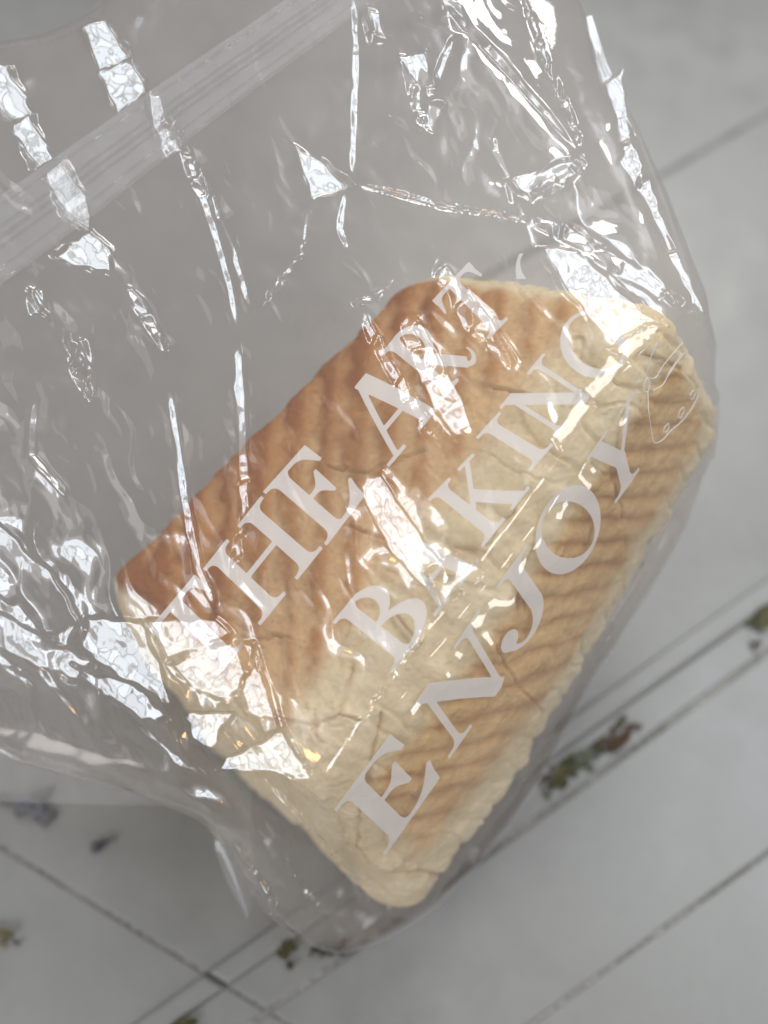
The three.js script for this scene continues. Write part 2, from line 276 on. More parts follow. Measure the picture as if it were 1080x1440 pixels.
for (const s of STREAKS) {
  s.q = s.p.map(([a, b]) => onFilm(a, b, baseAt)); s.W = s.w * px2;
  if (s.w < 16 && s.k < 2) {      // a thin crease shines in whichever window it runs across
    const p = s.q[Math.floor(s.q.length / 2)], a = s.q[0], b = s.q[s.q.length - 1], l = Math.hypot(b[0] - a[0], b[1] - a[1]), g0 = slopeAt(p[0], p[1]), along = (k) => { const g = need(k, p); return Math.abs(((g[0] - g0[0]) * (b[0] - a[0]) + (g[1] - g0[1]) * (b[1] - a[1])) / l); };
    s.k = along(0) < along(1) ? 0 : 1;
  }
  s.rise = s.q.map((p, i) => {
    const a = s.q[Math.max(0, i - 1)], b = s.q[Math.min(s.q.length - 1, i + 1)], l = Math.hypot(b[0] - a[0], b[1] - a[1]), nx = -(b[1] - a[1]) / l, ny = (b[0] - a[0]) / l;
    const g = need(s.k, p), g0 = slopeAt(p[0], p[1]); const off = -(g[0] - g0[0]) * ny + (g[1] - g0[1]) * nx; (s.off ??= []).push(+off.toFixed(2)); return clamp((g[0] - g0[0]) * nx + (g[1] - g0[1]) * ny, -0.9, 0.9);
  });
  s.len = [0]; for (let i = 1; i < s.q.length; i++) s.len.push(s.len[i - 1] + Math.hypot(s.q[i][0] - s.q[i - 1][0], s.q[i][1] - s.q[i - 1][1]));
  s.box = [Math.min(...s.q.map((p) => p[0])) - s.W * 4, Math.max(...s.q.map((p) => p[0])) + s.W * 4, Math.min(...s.q.map((p) => p[1])) - s.W * 4, Math.max(...s.q.map((p) => p[1])) + s.W * 4];
}
for (const f of FACETS) {
  f.q = f.p.map(([a, b]) => onFilm(a, b, baseAt)); f.c = [0, 1].map((i) => f.q.reduce((s, p) => s + p[i], 0) / f.q.length); f.z = baseAt(...f.c); const g0 = slopeAt(...f.c), far = (k) => { const g = need(k, [...f.c, f.z]); return Math.hypot(g[0] - g0[0], g[1] - g0[1]); };
  f.g = need(f.k ?? (far(0) < far(1) ? 0 : 1), [...f.c, f.z]); if (f.j) f.g = [f.g[0] + f.j[0], f.g[1] + f.j[1]];
  f.box = [Math.min(...f.q.map((p) => p[0])) - 0.004, Math.max(...f.q.map((p) => p[0])) + 0.004, Math.min(...f.q.map((p) => p[1])) - 0.004, Math.max(...f.q.map((p) => p[1])) + 0.004];
}
const ridged = (x, y, k) => 1 - 2 * Math.abs(noise2(x, y, k));
// grid
const H = 0.0005, X0 = -0.165, Y0 = -0.172, NX = 620, NY = 800;
const ND = new Float32Array(NX * NY), NZ = new Float32Array(NX * NY), FZ = new Float32Array(NX * NY), BZ = new Float32Array(NX * NY), hi = new Float32Array(NX * NY).fill(-9), lo = new Float32Array(NX * NY).fill(9);
{
  const p = loafGeo.attributes.position;
  for (let i = 0; i < p.count; i++) {
    const u = Math.round((p.getX(i) - X0) / H), v = Math.round((p.getY(i) - Y0) / H), z = p.getZ(i);
    for (let a = -2; a <= 2; a++) for (let b = -2; b <= 2; b++) { const k = (v + b) * NX + u + a; if (z > hi[k]) hi[k] = z; if (z < lo[k]) lo[k] = z; }
  }
  for (let j = 0; j < NY; j++) for (let i = 0; i < NX; i++) {
    const x = X0 + i * H, y = Y0 + j * H, k = j * NX + i, o = outline(x, y);
    ND[k] = o[0]; NZ[k] = o[1];
    if (o[0] < -0.002) { FZ[k] = BZ[k] = o[1]; continue; }
    let z = baseFront(x, y, o);
    const [px, py] = toPx(x, y, z), inner = sst(0.0, 0.008, o[0]);
    const e = (x - e3[0]) * eN[0] + (y - e3[1]) * eN[1], tight = 1 - 0.88 * sst(-0.004, 0.004, e) * sst(-0.02, 0.02, eL - ((x - e3[0]) * eT[0] + (y - e3[1]) * eT[1]));
    const aEnd = (x - e4[0]) * eT[0] + (y - e4[1]) * eT[1], loose = sst(-0.002, 0.012, aEnd), calm = 1 - 0.8 * Math.exp(-((e / 0.006) ** 2)); let cover = 0, amp = 1; for (const c of CRUMPLE) { const q = ((px - c[0]) / c[2]) ** 2 + ((py - c[1]) / c[3]) ** 2; if (q < 4) amp += (c[4] - 0.6) * Math.exp(-q * 1.2); }
    for (const f of FACETS) if (x > f.box[0] && x < f.box[1] && y > f.box[2] && y < f.box[3]) {
      const m = sst(-0.0006, 0.0010, polySdf(f.q, x, y) + 0.0008 * noise2(x * 200, y * 200, 25)); cover = Math.max(cover, m); if (m > 0) z = lerp(z, f.z + f.g[0] * (x - f.c[0]) + f.g[1] * (y - f.c[1]), m);
    }
    for (const s of STREAKS) if (x > s.box[0] && x < s.box[1] && y > s.box[2] && y < s.box[3]) {
      let best = 1e9, bt = 0, side = 1, bi = 0;
      for (let n = 0; n + 1 < s.q.length; n++) { const [d, t, c] = segDist(x, y, s.q[n][0], s.q[n][1], s.q[n + 1][0], s.q[n + 1][1]); if (d < best) { best = d; bt = t; bi = n; side = c >= 0 ? 1 : -1; } }
      const along = (bi + bt) / (s.q.length - 1), W = s.W * (0.35 + 0.65 * Math.sin(Math.PI * clamp(along * 0.9 + 0.05)) ** 0.6) * (1 + 0.3 * noise2(x * 110, y * 110, 21)), r = lerp(s.rise[bi], s.rise[bi + 1], bt), c = best * side;
      if (Math.abs(c) < 2.6 * W) {   // flank |c| < W/2 leans to the window, then the film falls back
        const wide = s.w >= 16, full = r * W / 2, fall = (wide ? 0.8 : 2.1) * W, end = sst(0, 0.1, along) * sst(0, 0.1, 1 - along), v = 2 * c / W;
        // along its length a fold is gathered into small steps that lean the rest of the way to the window
        const off = lerp(s.off[bi], s.off[bi + 1], bt), per = wide ? clamp(0.0017 / (Math.abs(off) + 0.02), 0.006, 0.015) : 0.012, D = lerp(s.len[bi], s.len[bi + 1], bt) / per, ph = D + 1.1 * noise2(D * 0.55, s.p[0][0], 23) + c / per * 0.8 + 0.5 * noise2(x * 150, y * 150, 24), fr = ph - Math.floor(ph);
        if (s.k !== 2 && Math.abs(off) > (wide ? 0.08 : 0.16)) z -= end * (wide ? 1 : 0.7) * clamp(off, -0.6, 0.6) * per * ((fr < 0.86 ? fr / 0.86 : (1 - fr) / 0.14) - 0.5) * (1 - sst(0.4, 0.62, Math.abs(c) / W));
        z += end * (Math.abs(c) <= W / 2 ? full * (v + (wide ? 0.05 : 0.18) * v * (1 - v * v)) : Math.sign(c) * full * (1 - clamp((Math.abs(c) - W / 2) / fall)) ** 1.4);
        cover = Math.max(cover, end * (1 - sst(0.45, 0.9, Math.abs(c) / W)));
      }
    }
    const wx = x + 0.006 * noise2(x * 60, y * 60, 31), wy = y + 0.006 * noise2(x * 60, y * 60, 32);
    z += inner * lerp(tight * calm * amp, 1.7 * amp, loose) * (1 - 0.78 * cover) * (0.00075 * ridged((0.89 * wx + 0.45 * wy) * 52, (0.45 * wx - 0.89 * wy) * 19, 41) + 0.00006 * ridged((0.89 * x + 0.45 * y) * 230, (0.45 * x - 0.89 * y) * 110, 46) + 0.00026 / (0.5 + 0.5 * amp) * ridged((0.89 * wx + 0.45 * wy) * 110, (0.45 * wx - 0.89 * wy) * 48, 42)) + inner * ((0.000014 * noise2(x * 420, y * 420, 43) + 0.00016 * cover * ridged(x * 85, y * 85, 44) + 0.00007 * cover * noise2(x * 300, y * 300, 45)));
    FZ[k] = z;
  }
  // the film lies outside the loaf
  const soft = (src, sign) => { let a = Float32Array.from(src); for (let n = 0; n < 2; n++) { const b = Float32Array.from(a); for (let j = 1; j < NY - 1; j++) for (let i = 1; i < NX - 1; i++) { const k = j * NX + i; let m = a[k]; for (const d of [-1, 1, -NX, NX]) m = sign * Math.max(sign * m, sign * a[k + d]); b[k] = m; } a = b; } return a; };
  const H1 = soft(hi, 1), L1 = soft(lo, -1);
  for (let n = 0; n < 30; n++) { const c = Float32Array.from(H1); for (let j = 1; j < NY - 1; j++) for (let i = 1; i < NX - 1; i++) { const k = j * NX + i; if (c[k] < -1) continue; let m = 0, w = 0; for (const d of [-1, 1, -NX, NX]) if (c[k + d] > -1) { m += c[k + d]; w++; } if (w) H1[k] = m / w; } }
  for (let k = 0; k < NX * NY; k++) {
    const d = Math.max(0, ND[k]);
    if (ND[k] > -0.002 && H1[k] > -1 && ND[k] > 0.0015) FZ[k] = smax(FZ[k], H1[k] + 0.0013, 0.0025);
    const s = Math.sqrt(1 - (1 - clamp(d / 0.02)) ** 2);
    let b = NZ[k] - 0.012 * s; if (L1[k] < 1) b = Math.min(b, lerp(NZ[k], L1[k] - 0.0015, clamp(d / 0.003)));
    BZ[k] = b;
  }
  // relax the back film so that it drapes
  for (let n = 0; n < 40; n++) { const c = Float32Array.from(BZ); for (let j = 1; j < NY - 1; j++) for (let i = 1; i < NX - 1; i++) { const k = j * NX + i; if (ND[k] < 0.001) continue; const m = (c[k - 1] + c[k + 1] + c[k - NX] + c[k + NX]) / 4; BZ[k] = L1[k] < 1 && ND[k] > 0.003 ? Math.min(m, L1[k] - 0.0012) : m; } }
  for (let j = 0; j < NY; j++) for (let i = 0; i < NX; i++) { const k = j * NX + i; if (ND[k] > 0) { const x = X0 + i * H, y = Y0 + j * H; BZ[k] -= sst(0, 0.01, ND[k]) * (0.0006 * (1 + ridged(x * 45, y * 45, 51)) + 0.0002 * (1 + ridged(x * 130, y * 130, 52))); if (FZ[k] < BZ[k] + 0.0004) BZ[k] = FZ[k] - 0.0004 * sst(0, 0.002, ND[k]); } }
}
const sample = (A, x, y) => { const u = clamp((x - X0) / H, 0, NX - 2), v = clamp((y - Y0) / H, 0, NY - 2), i = Math.floor(u), j = Math.floor(v), a = u - i, b = v - j, k = j * NX + i; return lerp(lerp(A[k], A[k + 1], a), lerp(A[k + NX], A[k + NX + 1], a), b); };
// a sheet over a grid, cut along the zero line of D: vertex(i, j) gives a position
function cutSheet(nx, ny, D, vertex, normal, flip) {
  const pos = [], nor = [], idx = [], id = new Int32Array(nx * ny).fill(-1);
  const vid = (k) => { if (id[k] < 0) { id[k] = pos.length / 3; pos.push(...vertex(k)); if (normal) nor.push(...normal(k)); } return id[k]; };
  const cutId = new Map();
  const edge = (a, b) => { const key = a < b ? a * nx * ny + b : b * nx * ny + a; if (cutId.has(key)) return cutId.get(key); const t = D[a] / (D[a] - D[b]), p = vertex(a), q = vertex(b), n = pos.length / 3; pos.push(lerp(p[0], q[0], t), lerp(p[1], q[1], t), lerp(p[2], q[2], t)); if (normal) { const m = normal(a), o = normal(b); nor.push(lerp(m[0], o[0], t), lerp(m[1], o[1], t), lerp(m[2], o[2], t)); } cutId.set(key, n); return n; };
  const tri = (a, b, c) => {
    const s = [a, b, c], out = [];
    for (let n = 0; n < 3; n++) { const p = s[n], q = s[(n + 1) % 3]; if (D[p] > 0) out.push(vid(p)); if (D[p] > 0 !== D[q] > 0) out.push(edge(p, q)); }
    for (let n = 2; n < out.length; n++) flip ? idx.push(out[0], out[n], out[n - 1]) : idx.push(out[0], out[n - 1], out[n]);
  };
  for (let j = 0; j + 1 < ny; j++) for (let i = 0; i + 1 < nx; i++) {
    const k = j * nx + i; if (D[k] <= 0 && D[k + 1] <= 0 && D[k + nx] <= 0 && D[k + nx + 1] <= 0) continue;
    if ((i + j) % 2) { tri(k, k + 1, k + nx + 1); tri(k, k + nx + 1, k + nx); } else { tri(k, k + 1, k + nx); tri(k + 1, k + nx + 1, k + nx); }
  }
  const g = new THREE.BufferGeometry();
  g.setAttribute('position', new THREE.Float32BufferAttribute(pos, 3)); g.setIndex(idx);
  if (normal) g.setAttribute('normal', new THREE.Float32BufferAttribute(nor, 3)); else g.computeVertexNormals();
  return g;
}
const filmMat = new THREE.MeshPhysicalMaterial({ color: new THREE.Color(0.962, 0.936, 0.925), transmission: 0.95, thickness: 0, roughness: 0.06, ior: 2.0, side: THREE.DoubleSide });
const backMat = new THREE.MeshPhysicalMaterial({ color: new THREE.Color(0.945, 0.918, 0.905), transmission: 0.95, thickness: 0, roughness: 0.1, ior: 1.6, side: THREE.DoubleSide });
const milkMat = new THREE.MeshPhysicalMaterial({ color: new THREE.Color(0.95, 0.95, 0.95), transmission: 0.86, thickness: 0, roughness: 0.1, ior: 1.5, side: THREE.DoubleSide });
const inkMat = new THREE.MeshPhysicalMaterial({ color: new THREE.Color(0.93, 0.925, 0.91), roughness: 0.6, transparent: true, opacity: 0.78, specularIntensity: 0.3, side: THREE.DoubleSide });
const bag = tag(inFrame('bread_bag'), 'crinkled clear plastic bag with white lettering, drawn round the loaf', 'plastic bag');
const bare = (g) => g;
mesh('front_film', bare(cutSheet(NX, NY, ND, (k) => [X0 + (k % NX) * H, Y0 + Math.floor(k / NX) * H, FZ[k]])), filmMat, bag);
{ // the back film needs half the resolution
  const nx = NX / 2, ny = NY / 2, D = new Float32Array(nx * ny); for (let j = 0; j < ny; j++) for (let i = 0; i < nx; i++) D[j * nx + i] = ND[2 * j * NX + 2 * i];
  mesh('back_film', cutSheet(nx, ny, D, (k) => { const i = k % nx, j = Math.floor(k / nx); return [X0 + 2 * i * H, Y0 + 2 * j * H, BZ[2 * j * NX + 2 * i]]; }, null, true), backMat, bag);
}
const film = (x, y) => sample(FZ, x, y);

// ---------------------------------------------------------------- lettering printed on the film
const bx = (x, y, x0, y0, x1, y1) => { const dx = Math.max(x0 - x, x - x1), dy = Math.max(y0 - y, y - y1); return dx > 0 && dy > 0 ? Math.hypot(dx, dy) : Math.max(dx, dy); };
const bar = (x, y, ax, ay, bX, by, t) => { const l = Math.hypot(bX - ax, by - ay), ux = (bX - ax) / l, uy = (by - ay) / l, s = (x - ax) * ux + (y - ay) * uy, c = -(x - ax) * uy + (y - ay) * ux; return bx(s, c, 0, -t / 2, l, t / 2); };
const ell = (x, y, cx, cy, rx, ry) => { const k = Math.hypot((x - cx) / rx, (y - cy) / ry), g = Math.hypot((x - cx) / (rx * rx), (y - cy) / (ry * ry)); return g < 1e-6 ? -Math.min(rx, ry) : k * (k - 1) / g; };
const pg = (x, y, ...c) => -polySdf(Array.from({ length: c.length / 2 }, (_, i) => [c[2 * i], c[2 * i + 1]]), x, y);
const m = Math.min, ST = 0.185, TH = 0.062, SE = 0.048;
const stem = (x, y, cx, y0 = 0, y1 = 1, hw = 0.235, w = ST, feet = 3) => { let d = bx(x, y, cx - w / 2, y0, cx + w / 2, y1); if (feet & 1) d = smin(d, bx(x, y, cx - hw, y0, cx + hw, y0 + SE), 0.11); if (feet & 2) d = smin(d, bx(x, y, cx - hw, y1 - SE, cx + hw, y1), 0.11); return Math.max(d, y0 - y, y - y1); };
const GLYPH = {
  T: [0.86, (x, y) => Math.max(m(stem(x, y, 0.43, 0, 1, 0.23, ST, 1), smin(bx(x, y, 0.03, 0.935, 0.83, 1), m(pg(x, y, 0, 0.72, 0.035, 0.72, 0.14, 0.96, 0.06, 1, 0.03, 1), pg(x, y, 0.86, 0.72, 0.825, 0.72, 0.72, 0.96, 0.8, 1, 0.83, 1)), 0.08)), y - 1)],
  H: [1.14, (x, y) => m(stem(x, y, 0.235), stem(x, y, 0.905), bx(x, y, 0.24, 0.475, 0.9, 0.54))],
  E: [0.84, (x, y) => Math.max(m(stem(x, y, 0.24, 0, 1, 0.235), smin(bx(x, y, 0.24, 0.94, 0.68, 1), pg(x, y, 0.66, 1, 0.73, 1, 0.76, 0.73, 0.72, 0.72, 0.56, 0.95), 0.09), smin(bx(x, y, 0.24, 0.485, 0.52, 0.545), pg(x, y, 0.44, 0.52, 0.575, 0.7, 0.615, 0.7, 0.615, 0.34, 0.575, 0.34), 0.06), smin(bx(x, y, 0.24, 0, 0.74, 0.06), pg(x, y, 0.55, 0.03, 0.79, 0.3, 0.83, 0.29, 0.77, 0), 0.12)), y - 1, -y)],
  A: [0.98, (x, y) => Math.max(m(bar(x, y, 0.46, 1.02, 0.165, 0, 0.075), bar(x, y, 0.47, 1.02, 0.8, 0, 0.19), bx(x, y, 0.26, 0.33, 0.66, 0.39), bx(x, y, 0, 0, 0.33, SE), bx(x, y, 0.58, 0, 0.98, SE)), y - 1, -y)],
  R: [0.98, (x, y) => Math.max(m(stem(x, y, 0.235), Math.max(ell(x, y, 0.36, 0.74, 0.4, 0.265), -ell(x, y, 0.33, 0.745, 0.25, 0.205), 0.3 - x), Math.max(bar(x, y, 0.4, 0.5, 0.8, 0.06, 0.17)), Math.max(ell(x, y, 0.86, 0.12, 0.15, 0.14), -ell(x, y, 0.865, 0.17, 0.1, 0.12), y - 0.2, 0.72 - x)), y - 1.01, -0.02 - y)],
  O: [1.0, (x, y) => Math.max(ell(x, y, 0.5, 0.5, 0.5, 0.51), -ell((x - 0.5) * 0.985 + (y - 0.5) * 0.16 + 0.5, y, 0.5, 0.5, 0.305, 0.445))],
  B: [0.88, (x, y) => m(stem(x, y, 0.235, 0, 1, 0.235), Math.max(ell(x, y, 0.34, 0.755, 0.38, 0.25), -ell(x, y, 0.31, 0.755, 0.22, 0.195), 0.28 - x), Math.max(ell(x, y, 0.36, 0.27, 0.5, 0.275), -ell(x, y, 0.32, 0.27, 0.32, 0.215), 0.28 - x))],
  K: [1.0, (x, y) => Math.max(m(stem(x, y, 0.235), bar(x, y, 0.32, 0.44, 0.83, 0.98, 0.07), bar(x, y, 0.45, 0.6, 0.84, 0, 0.19), bx(x, y, 0.64, 1 - SE, 0.98, 1), bx(x, y, 0.62, 0, 1.0, SE)), y - 1, -y)],
  I: [0.5, (x, y) => stem(x, y, 0.25, 0, 1, 0.25)],
  N: [1.06, (x, y) => Math.max(m(stem(x, y, 0.2, 0, 1, 0.19, 0.075, 1), stem(x, y, 0.86, 0, 1, 0.2, 0.075, 2), bar(x, y, 0.13, 1.05, 0.86, -0.02, 0.19), bx(x, y, 0, 1 - SE, 0.25, 1)), y - 1, -0.02 - y)],
  G: [1.0, (x, y) => m(Math.max(ell(x, y, 0.52, 0.5, 0.52, 0.51), -ell(x, y, 0.57, 0.5, 0.39, 0.45), Math.min(x - 0.66, Math.max(x - 0.93, Math.abs(y - 0.5) - 9) , 9), Math.min(0.66 - x, 9) > 0 ? -9 : (y > 0.5 ? (0.72 - y) : y - 0.34)), stem(x, y, 0.84, 0.05, 0.44, 0.18, 0.15, 2), pg(x, y, 0.86, 0.68, 0.9, 0.68, 0.9, 0.93, 0.84, 0.93))],
  J: [0.86, (x, y) => m(stem(x, y, 0.6, 0.32, 1, 0.25, ST, 2), Math.max(ell(x, y, 0.36, 0.34, 0.335, 0.33), -ell(x, y, 0.315, 0.36, 0.2, 0.29), y - 0.34, -y), ell(x, y, 0.14, 0.27, 0.125, 0.12), Math.max(ell(x, y, 0.36, 0.34, 0.335, 0.33), -ell(x, y, 0.33, 0.36, 0.27, 0.3), y - 0.3))],
  Y: [0.98, (x, y) => Math.max(m(stem(x, y, 0.5, 0, 0.5, 0.24, ST, 1), bar(x, y, 0.14, 1.02, 0.5, 0.42, 0.18), bar(x, y, 0.84, 1.0, 0.54, 0.46, 0.07), bx(x, y, 0, 1 - SE, 0.4, 1), bx(x, y, 0.66, 1 - SE, 0.98, 1)), y - 1)],
};
const LETTERS = [   // glyph, then the photo places of its top left, top right, bottom left, bottom right corners
  ['T', 208, 886, 274, 807, 292, 968, 358, 889], ['H', 285, 800, 367, 697, 366, 880, 454, 771], ['E', 369, 692, 437, 616, 459, 768, 517, 692],
  ['A', 464, 585, 550, 482, 547, 657, 620, 570], ['R', 536, 496, 592, 430, 622, 564, 672, 502], ['T', 607, 423, 660, 367, 675, 490, 727, 436], ['O', 708, 384, 766, 312, 772, 446, 832, 376],
  ['B', 467, 875, 532, 797, 553, 945, 618, 860], ['A', 532, 798, 596, 718, 612, 868, 674, 790], ['K', 601, 702, 666, 636, 680, 769, 746, 686], ['I', 669, 615, 702, 579, 745, 664, 779, 625], ['N', 702, 573, 764, 496, 778, 621, 838, 545], ['G', 770, 487, 825, 420, 842, 550, 898, 482],
  ['E', 469, 1140, 560, 1017, 541, 1205, 624, 1087], ['N', 577, 999, 674, 856, 631, 1069, 722, 940], ['J', 668, 866, 741, 765, 719, 937, 791, 838], ['O', 735, 759, 807, 658, 791, 832, 863, 731], ['Y', 825, 645, 894, 546, 847, 735, 917, 637],
];
const NRM = [[-0.1, 0.07, 0.993], [0.42, -0.31, 0.853]];
const locate = (px, py) => onFilm(px, py, film);
LETTERS.forEach(([c, ax, ay, bX, by, cx, cy, dx, dy], li) => {
  const [w, f] = GLYPH[c], nx = 80, ny = 80, D = new Float32Array(nx * ny), V = [];
  for (let j = 0; j < ny; j++) for (let i = 0; i < nx; i++) {
    const s = -0.04 + 1.08 * i / (nx - 1), t = -0.05 + 1.1 * j / (ny - 1), px = lerp(lerp(cx, dx, s), lerp(ax, bX, s), t), py = lerp(lerp(cy, dy, s), lerp(ay, by, s), t);
    let d = -f(s * w, t); if (li === 6) d = Math.min(d, (392 - py) / 100, (py - 356) / 100, (764 - px) / 100, (px + py - 1086) / 100);   // only the foot of this letter lies on the smooth film
    D[j * nx + i] = d;
    V.push(d > -0.06 ? (() => { const q = locate(px, py); q[2] -= 0.00035; return q; })() : [0, 0, 0]);
  }
  mesh(numbered('letter'), cutSheet(nx, ny, D, (k) => V[k], () => NRM[li > 12 ? 1 : 0]), inkMat, bag).userData.label = `white printed letter ${c}`;
});
// the thin line drawing printed beside the lettering
const strokes = [
  [[924, 482], [916, 500], [912, 512], [912, 530], [922, 531], [932, 515], [944, 500], [960, 482]], [[912, 530], [906, 538], [907, 551], [911, 550], [913, 536], [912, 530]], [[911, 550], [912, 577], [916, 606], [918, 618], [921, 623], [931, 619], [942, 607], [960, 591], [974, 572], [982, 556]],
  [[918, 549], [932, 541], [942, 522], [958, 497]], [[936, 534], [950, 512], [962, 496]],
  [[953, 586], [957, 588], [962, 576], [961, 573], [956, 578], [954, 586]], [[933, 606], [937, 608], [941, 598], [939, 596], [934, 602], [933, 608]], [[970, 560], [974, 561], [978, 552], [975, 549], [970, 556]],
];
const drawn = [];
for (const s of strokes) {
  const pts = s.map(([a, b]) => { const q = locate(a, b); return new THREE.Vector3(q[0], q[1], q[2] + 0.0001); });
  drawn.push(new THREE.TubeGeometry(new THREE.CatmullRomCurve3(pts), pts.length * 5, 0.00016, 5));
}
mesh('line_drawing', mergeGeometries(drawn), inkMat, bag).userData.label = 'thin white line drawing';

// ---------------------------------------------------------------- hem band across the bag's neck, side flap and lower seam
function ribbon(name, left, right, ny, lift, profile, mat) {     // a strip of film between two lines given in the photo, lying on the bag's front
  const nx = 300, g = new THREE.PlaneGeometry(1, 1, nx, ny), p = g.attributes.position;
  const on = (line, t) => { const u = t * (line.length - 1), i = Math.min(line.length - 2, Math.floor(u)); return [lerp(line[i][0], line[i + 1][0], u - i), lerp(line[i][1], line[i + 1][1], u - i)]; };
  for (let i = 0; i < p.count; i++) {
    const t = p.getX(i) + 0.5, s = p.getY(i) + 0.5, a = on(left, t), b = on(right, t), q = lift(lerp(a[0], b[0], s), lerp(a[1], b[1], s), s, t);
    p.setXYZ(i, q[0], q[1], q[2] + profile(s, t, q));
  }
  g.deleteAttribute('uv'); g.computeVertexNormals();
  return mesh(name, g, mat, bag);
}
const blurFilm = (x, y) => { let s = 0; for (const [a, b] of [[0, 0], [1, 0], [-1, 0], [0, 1], [0, -1]]) s += sample(FZ, x + a * 0.001, y + b * 0.001); return s / 5; };
ribbon('seal_band', [[-60, 322], [40, 252], [140, 182], [240, 112], [340, 46], [440, -22], [520, -76]], [[-60, 448], [40, 376], [140, 300], [270, 196], [350, 136], [450, 62], [600, -50]], 120, (a, b) => onFilm(a, b, blurFilm), (s, t, q) => { const b = (c, w, h) => h * Math.exp(-(((s - c) / w) ** 2)); return 0.002 + b(0.1, 0.03, 0.0007) + b(0.34, 0.028, 0.0011) + b(0.46, 0.03, 0.0016) + b(0.57, 0.026, 0.0012) + b(0.8, 0.02, 0.0006) + b(0.95, 0.03, 0.0009) + 0.0004 * noise2(q[0] * 70, q[1] * 70, 61) + 0.00012 * noise2(t * 90, s * 3, 62); }, milkMat);
const atZ = (z0, slope) => (a, b, s) => P(a, b, z0 + slope * s);
ribbon('corner_flap', [[304, 1158], [302, 1196], [318, 1240], [345, 1292]], [[352, 1168], [356, 1200], [362, 1240], [357, 1272]], 24, atZ(-0.024, -0.004), (s, t) => 0.004 * Math.sin(Math.PI * s) * (0.3 + t) + 0.003 * t * (s - 0.5), milkMat);
ribbon('hem_seam', [[-80, 1040], [0, 1064], [100, 1092], [200, 1118], [240, 1132]], [[-80, 1124], [0, 1127], [100, 1130], [180, 1132], [240, 1134]], 20, atZ(-0.014, -0.01), (s, t, q) => 0.0006 * noise2(q[0] * 200, q[1] * 60, 71), milkMat);

{ // the welded side seam of the bag, a fine thickened edge
  const pts = []; for (let i = 1; i < OUT.length && pts.length < 33; i++) pts.push(new THREE.Vector3(...OUT[i]));
  mesh('side_seam', new THREE.TubeGeometry(new THREE.CatmullRomCurve3(new THREE.CatmullRomCurve3(pts, false, 'centripetal').getSpacedPoints(160).map((p, i) => p.add(new THREE.Vector3(0.0006 * noise2(i * 0.31, 3, 97), 0.0006 * noise2(i * 0.31, 9, 98), 0.0008 * noise2(i * 0.2, 5, 99))))), 640, 0.00028, 5), milkMat, bag);
}

// ---------------------------------------------------------------- the floor under it
let low = 1e9; { const p = loafGeo.attributes.position; for (let i = 0; i < p.count; i += 7) low = Math.min(low, toWorld(p.getX(i), p.getY(i), p.getZ(i)).y); for (let k = 0; k < NX * NY; k += 5) if (ND[k] > 0) low = Math.min(low, toWorld(X0 + (k % NX) * H, Y0 + Math.floor(k / NX) * H, BZ[k]).y); }
const FLOOR = low - 0.004;
console.log('floor', FLOOR, 'camera', camera.position.y);
const onFloor = (px, py) => { const o = camera.position, d = toWorld(...P(px, py, 0)).sub(o), t = (FLOOR - o.y) / d.y; return [o.x + d.x * t, o.z + d.z * t]; };
// joints of the floor, found where the photograph shows them
const joint = (a, b, c, d) => [onFloor(a, b), onFloor(c, d)];
const J1 = joint(926, 249, 1080, 160), J2 = joint(400, 1296, 1080, 818), J2b = joint(410, 1320, 1080, 850), J3 = joint(380, 1420, 1080, 917), J4 = joint(755, 1435, 1080, 1200), G1 = joint(0, 1190, 400, 1437);
const floor = new THREE.Group(); floor.name = 'floor'; floor.userData.kind = 'structure'; scene.add(floor);
const BIG = 2.2;
function halfPlane(poly, j, keepLeft, inset) {       // cut a polygon along a joint, keeping back half the joint's width
  const dx = j[1][0] - j[0][0], dy = j[1][1] - j[0][1], l = Math.hypot(dx, dy), s = keepLeft ? 1 : -1, side = (p) => s * ((p[1] - j[0][1]) * dx - (p[0] - j[0][0]) * dy) / l - inset, out = [];
  for (let i = 0; i < poly.length; i++) { const a = poly[i], b = poly[(i + 1) % poly.length], da = side(a), db = side(b); if (da > 0) out.push(a); if (da > 0 !== db > 0) { const t = da / (da - db); out.push([lerp(a[0], b[0], t), lerp(a[1], b[1], t)]); } }
  return out;
}
const S = 512, paint = new Uint8Array(S * S * 4), rough = new Uint8Array(S * S * 4);
for (let j = 0; j < S; j++) for (let i = 0; i < S; i++) {
  const T = (k, f) => { const u = i / S, v = j / S; return lerp(lerp(noise2(u * f, v * f, k), noise2(u * f - f, v * f, k), u), lerp(noise2(u * f, v * f - f, k), noise2(u * f - f, v * f - f, k), u), v); };
  const a = T(81, 5), b = T(82, 19), c = T(83, 60), sp = T(84, 40), v = 146 + 9 * a + 5 * b + 3 * c - 40 * sst(0.62, 0.9, sp), o = (j * S + i) * 4;
  paint[o] = v; paint[o + 1] = v; paint[o + 2] = v - 3; paint[o + 3] = 255;
  rough[o] = rough[o + 1] = rough[o + 2] = 88 + 34 * b + 22 * a; rough[o + 3] = 255;
}
const tex = (d, srgb) => { const t = new THREE.DataTexture(d, S, S); t.wrapS = t.wrapT = THREE.RepeatWrapping; t.magFilter = t.minFilter = THREE.LinearFilter; if (srgb) t.colorSpace = THREE.SRGBColorSpace; t.needsUpdate = true; t.repeat.set(3, 3); return t; };
const tileMat = new THREE.MeshStandardMaterial({ map: tex(paint, true), roughnessMap: tex(rough), roughness: 1, metalness: 0 });
const dirt = new Uint8Array(S * S * 4);
